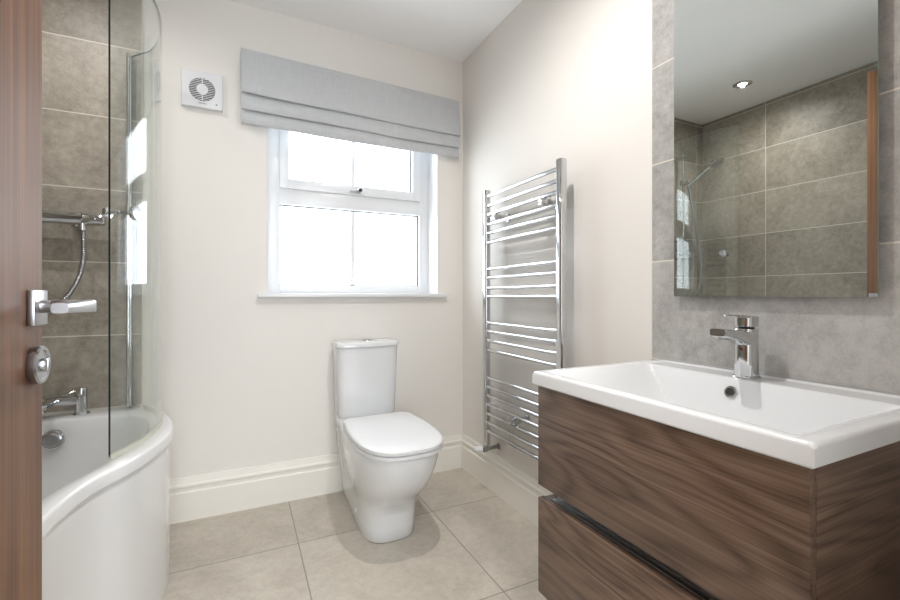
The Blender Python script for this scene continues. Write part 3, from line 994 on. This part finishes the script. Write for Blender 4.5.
low2 = [gu[i][0] for i in range(len(xs))] + [gu[-1][j] for j in range(1, len(ys))] + [gu[i][-1] for i in range(len(xs) - 2, -1, -1)] + [gu[0][j] for j in range(len(ys) - 2, 0, -1)]
n = len(per)
for i in range(n):
    j = (i + 1) % n
    bm.faces.new((per[i], per[j], low1[j], low1[i]))
    bm.faces.new((low1[i], low1[j], low2[j], low2[i]))
mesh('bowl', bm, M['ceramic'], ba, True, 40)
ox = next(1.079 - k * 0.0002 for k in range(300) if bowl(1.079 - k * 0.0002, 0.645) > 0.036)
oc = Vector((ox, 0.645, BZ - bowl(ox, 0.645)))
odir = Vector((-(bowl(ox - 0.004, 0.645) - bowl(ox + 0.004, 0.645)), 0, 0.008)).normalized()
oc += odir * 0.001
bm = B(); add_lathe(bm, [(0.0150, -0.004), (0.0150, 0.0015), (0.0135, 0.003), (0.0098, 0.003), (0.0095, 0.0012)], oc, odir, 32); orr = mesh('overflow_ring', bm, M['chrome'], ba)
bm = B(); add_lathe(bm, [(0.0094, 0.0005), (0.0094, 0.0016)], oc, odir, 28); mesh('overflow_hole', bm, M['dark'], orr)
bm = B(); add_lathe(bm, [(0.026, 0), (0.026, 0.003), (0.020, 0.007)], (0.93, 0.615, BZ - bowl(0.93, 0.615)), (0, 0, 1), 32); mesh('plug', bm, M['chrome'], ba)
bm = B(); add_box(bm, XTR - 0.0024, XTR - 0.0003, BY_0, BY_1, 0.800, 0.8215); mesh('sealant_bead', bm, M['seal'], ba)

# ------------------------------------------------------------------ basin tap
bt = thing('basin_tap', (1.105, 0.637, BZ), 'chrome single-lever basin tap behind the washbasin bowl', 'tap')
tx, tyy = 1.117, 0.640
def sq(cx, cy, z, rx, ry, e=3.2, seg=32):
    return [Vector((cx + rx * math.copysign(abs(math.cos(a)) ** (2 / e), math.cos(a)), cy + ry * math.copysign(abs(math.sin(a)) ** (2 / e), math.sin(a)), z)) for a in [2 * math.pi * k / seg for k in range(seg)]]
zt = BZ - bowl(tx, tyy) + 0.0003
bm = B()
rings_to(bm, [sq(tx, tyy, zt, 0.026, 0.026), sq(tx, tyy, zt + 0.004, 0.026, 0.026), sq(tx, tyy, zt + 0.006, 0.0235, 0.0235), sq(tx, tyy, zt + 0.06, 0.022, 0.022), sq(tx, tyy, zt + 0.116, 0.0225, 0.0225), sq(tx, tyy, zt + 0.119, 0.021, 0.021)])
tbody = mesh('tap_body', bm, M['chrome'], bt)
bm = B()
rings = []
for x, zc, w, h in ((tx - 0.010, 0.910, 0.0215, 0.020), (tx - 0.030, 0.914, 0.0212, 0.0165), (tx - 0.060, 0.921, 0.0205, 0.0125), (tx - 0.090, 0.9245, 0.0200, 0.0115), (tx - 0.108, 0.9265, 0.0195, 0.0105), (tx - 0.113, 0.9285, 0.018, 0.0085)):
    rings.append([Vector((x, tyy + w * math.copysign(abs(math.cos(a)) ** 0.45, math.cos(a)), zc + h * math.copysign(abs(math.sin(a)) ** 0.45, math.sin(a)))) for a in [2 * math.pi * k / 28 for k in range(28)]])
rings_to(bm, rings)
sp = mesh('spout', bm, M['chrome'], bt)
bm = B(); add_lathe(bm, [(0.0125, 0), (0.0125, 0.006), (0.010, 0.0065), (0.0095, 0.004)], (tx - 0.094, tyy, 0.917), (-0.2, 0, -1), 28); mesh('aerator', bm, M['alu'], sp)
bm = B(); add_cyl(bm, (tx, tyy, zt + 0.117), (tx, tyy, zt + 0.126), 0.0165); mesh('neck', bm, M['dark'], bt)
bm = B()
rings_to(bm, [sq(tx, tyy, zt + 0.124, 0.021, 0.021), sq(tx, tyy, zt + 0.126, 0.0225, 0.0225), sq(tx, tyy, zt + 0.147, 0.0228, 0.0225), sq(tx, tyy, zt + 0.1495, 0.021, 0.021)])
t = bmesh.new()
add_box(t, -0.052, 0.012, -0.0195, 0.0195, -0.0032, 0.0032, bev=0.0022)
merge(bm, t, Matrix.Translation((tx - 0.006, tyy, zt + 0.1475)) @ Matrix.Rotation(math.radians(4), 4, 'Y'))
mesh('lever', bm, M['chrome'], bt)
bm = B(); add_cyl(bm, (tx - 0.0220, tyy, 0.885), (tx - 0.0245, tyy, 0.885), 0.0036); mesh('temperature_dot', bm, M['red'], tbody)

# ------------------------------------------------------------------ wall mirror
mi = thing('wall_mirror', (1.165, 0.64, 1.013), 'frameless rectangular wall mirror above the basin tap', 'mirror')
MY0, MY1, MZ0, MZ1 = 0.412, 0.869, 1.012, 1.95
ROT = Matrix.Translation((1.16, 0.64, 0)) @ Matrix.Rotation(math.radians(0.12), 4, 'Z') @ Matrix.Translation((-1.16, -0.64, 0))
bm = B()
add_box(bm, 1.1600, 1.1650, MY0, MY1, MZ0, MZ1)
for f in bm.faces:
    f.material_index = 0 if f.normal.x < -0.9 or all(abs(v.co.x - 1.16) < 1e-5 for v in f.verts) else 1
bmesh.ops.transform(bm, matrix=ROT, verts=bm.verts)
mesh('mirror_glass', bm, [M['mirror'], M['mirror_edge']], mi, False)
boxpart('backing_board', M['grey'], mi, 1.1665, XTR - 0.0005, MY0 + 0.02, MY1 - 0.02, MZ0 + 0.02, MZ1 - 0.02)

# ------------------------------------------------------------------ ceiling downlights
def downlight(x, y, label, power=DOWNLIGHT_POWER):
    r = thing('downlight', (x, y, ZC), label, 'ceiling light', 'recessed ceiling downlights')
    bm = B()
    add_lathe(bm, [(0.054, 0), (0.054, 0.002), (0.047, 0.005), (0.032, 0.004), (0.028, 0.001)], (x, y, ZC - 0.0003), (0, 0, -1), 40)
    mesh('bezel', bm, M['chrome'], r)
    bm = B(); add_lathe(bm, [(0.0265, 0.0005), (0.0265, 0.002), (0.024, 0.0025)], (x, y, ZC - 0.0003), (0, 0, -1), 32); mesh('lens', bm, M['lamp'], r)
    d = bpy.data.lights.new('downlight_beam', 'SPOT')
    d.energy = power
    d.color = (1.0, 0.975, 0.95)
    d.spot_size = math.radians(172)
    d.spot_blend = 1.0
    d.shadow_soft_size = 0.012
    o = bpy.data.objects.new('downlight_beam', d)
    o.location = (x, y, ZC - 0.009)
    COL.objects.link(o)
downlight(-0.65, 1.716, 'recessed round downlight in the ceiling over the bath, shown in the mirror', 12.0)
downlight(0.55, 1.05, 'recessed round downlight in the ceiling between toilet and basin')
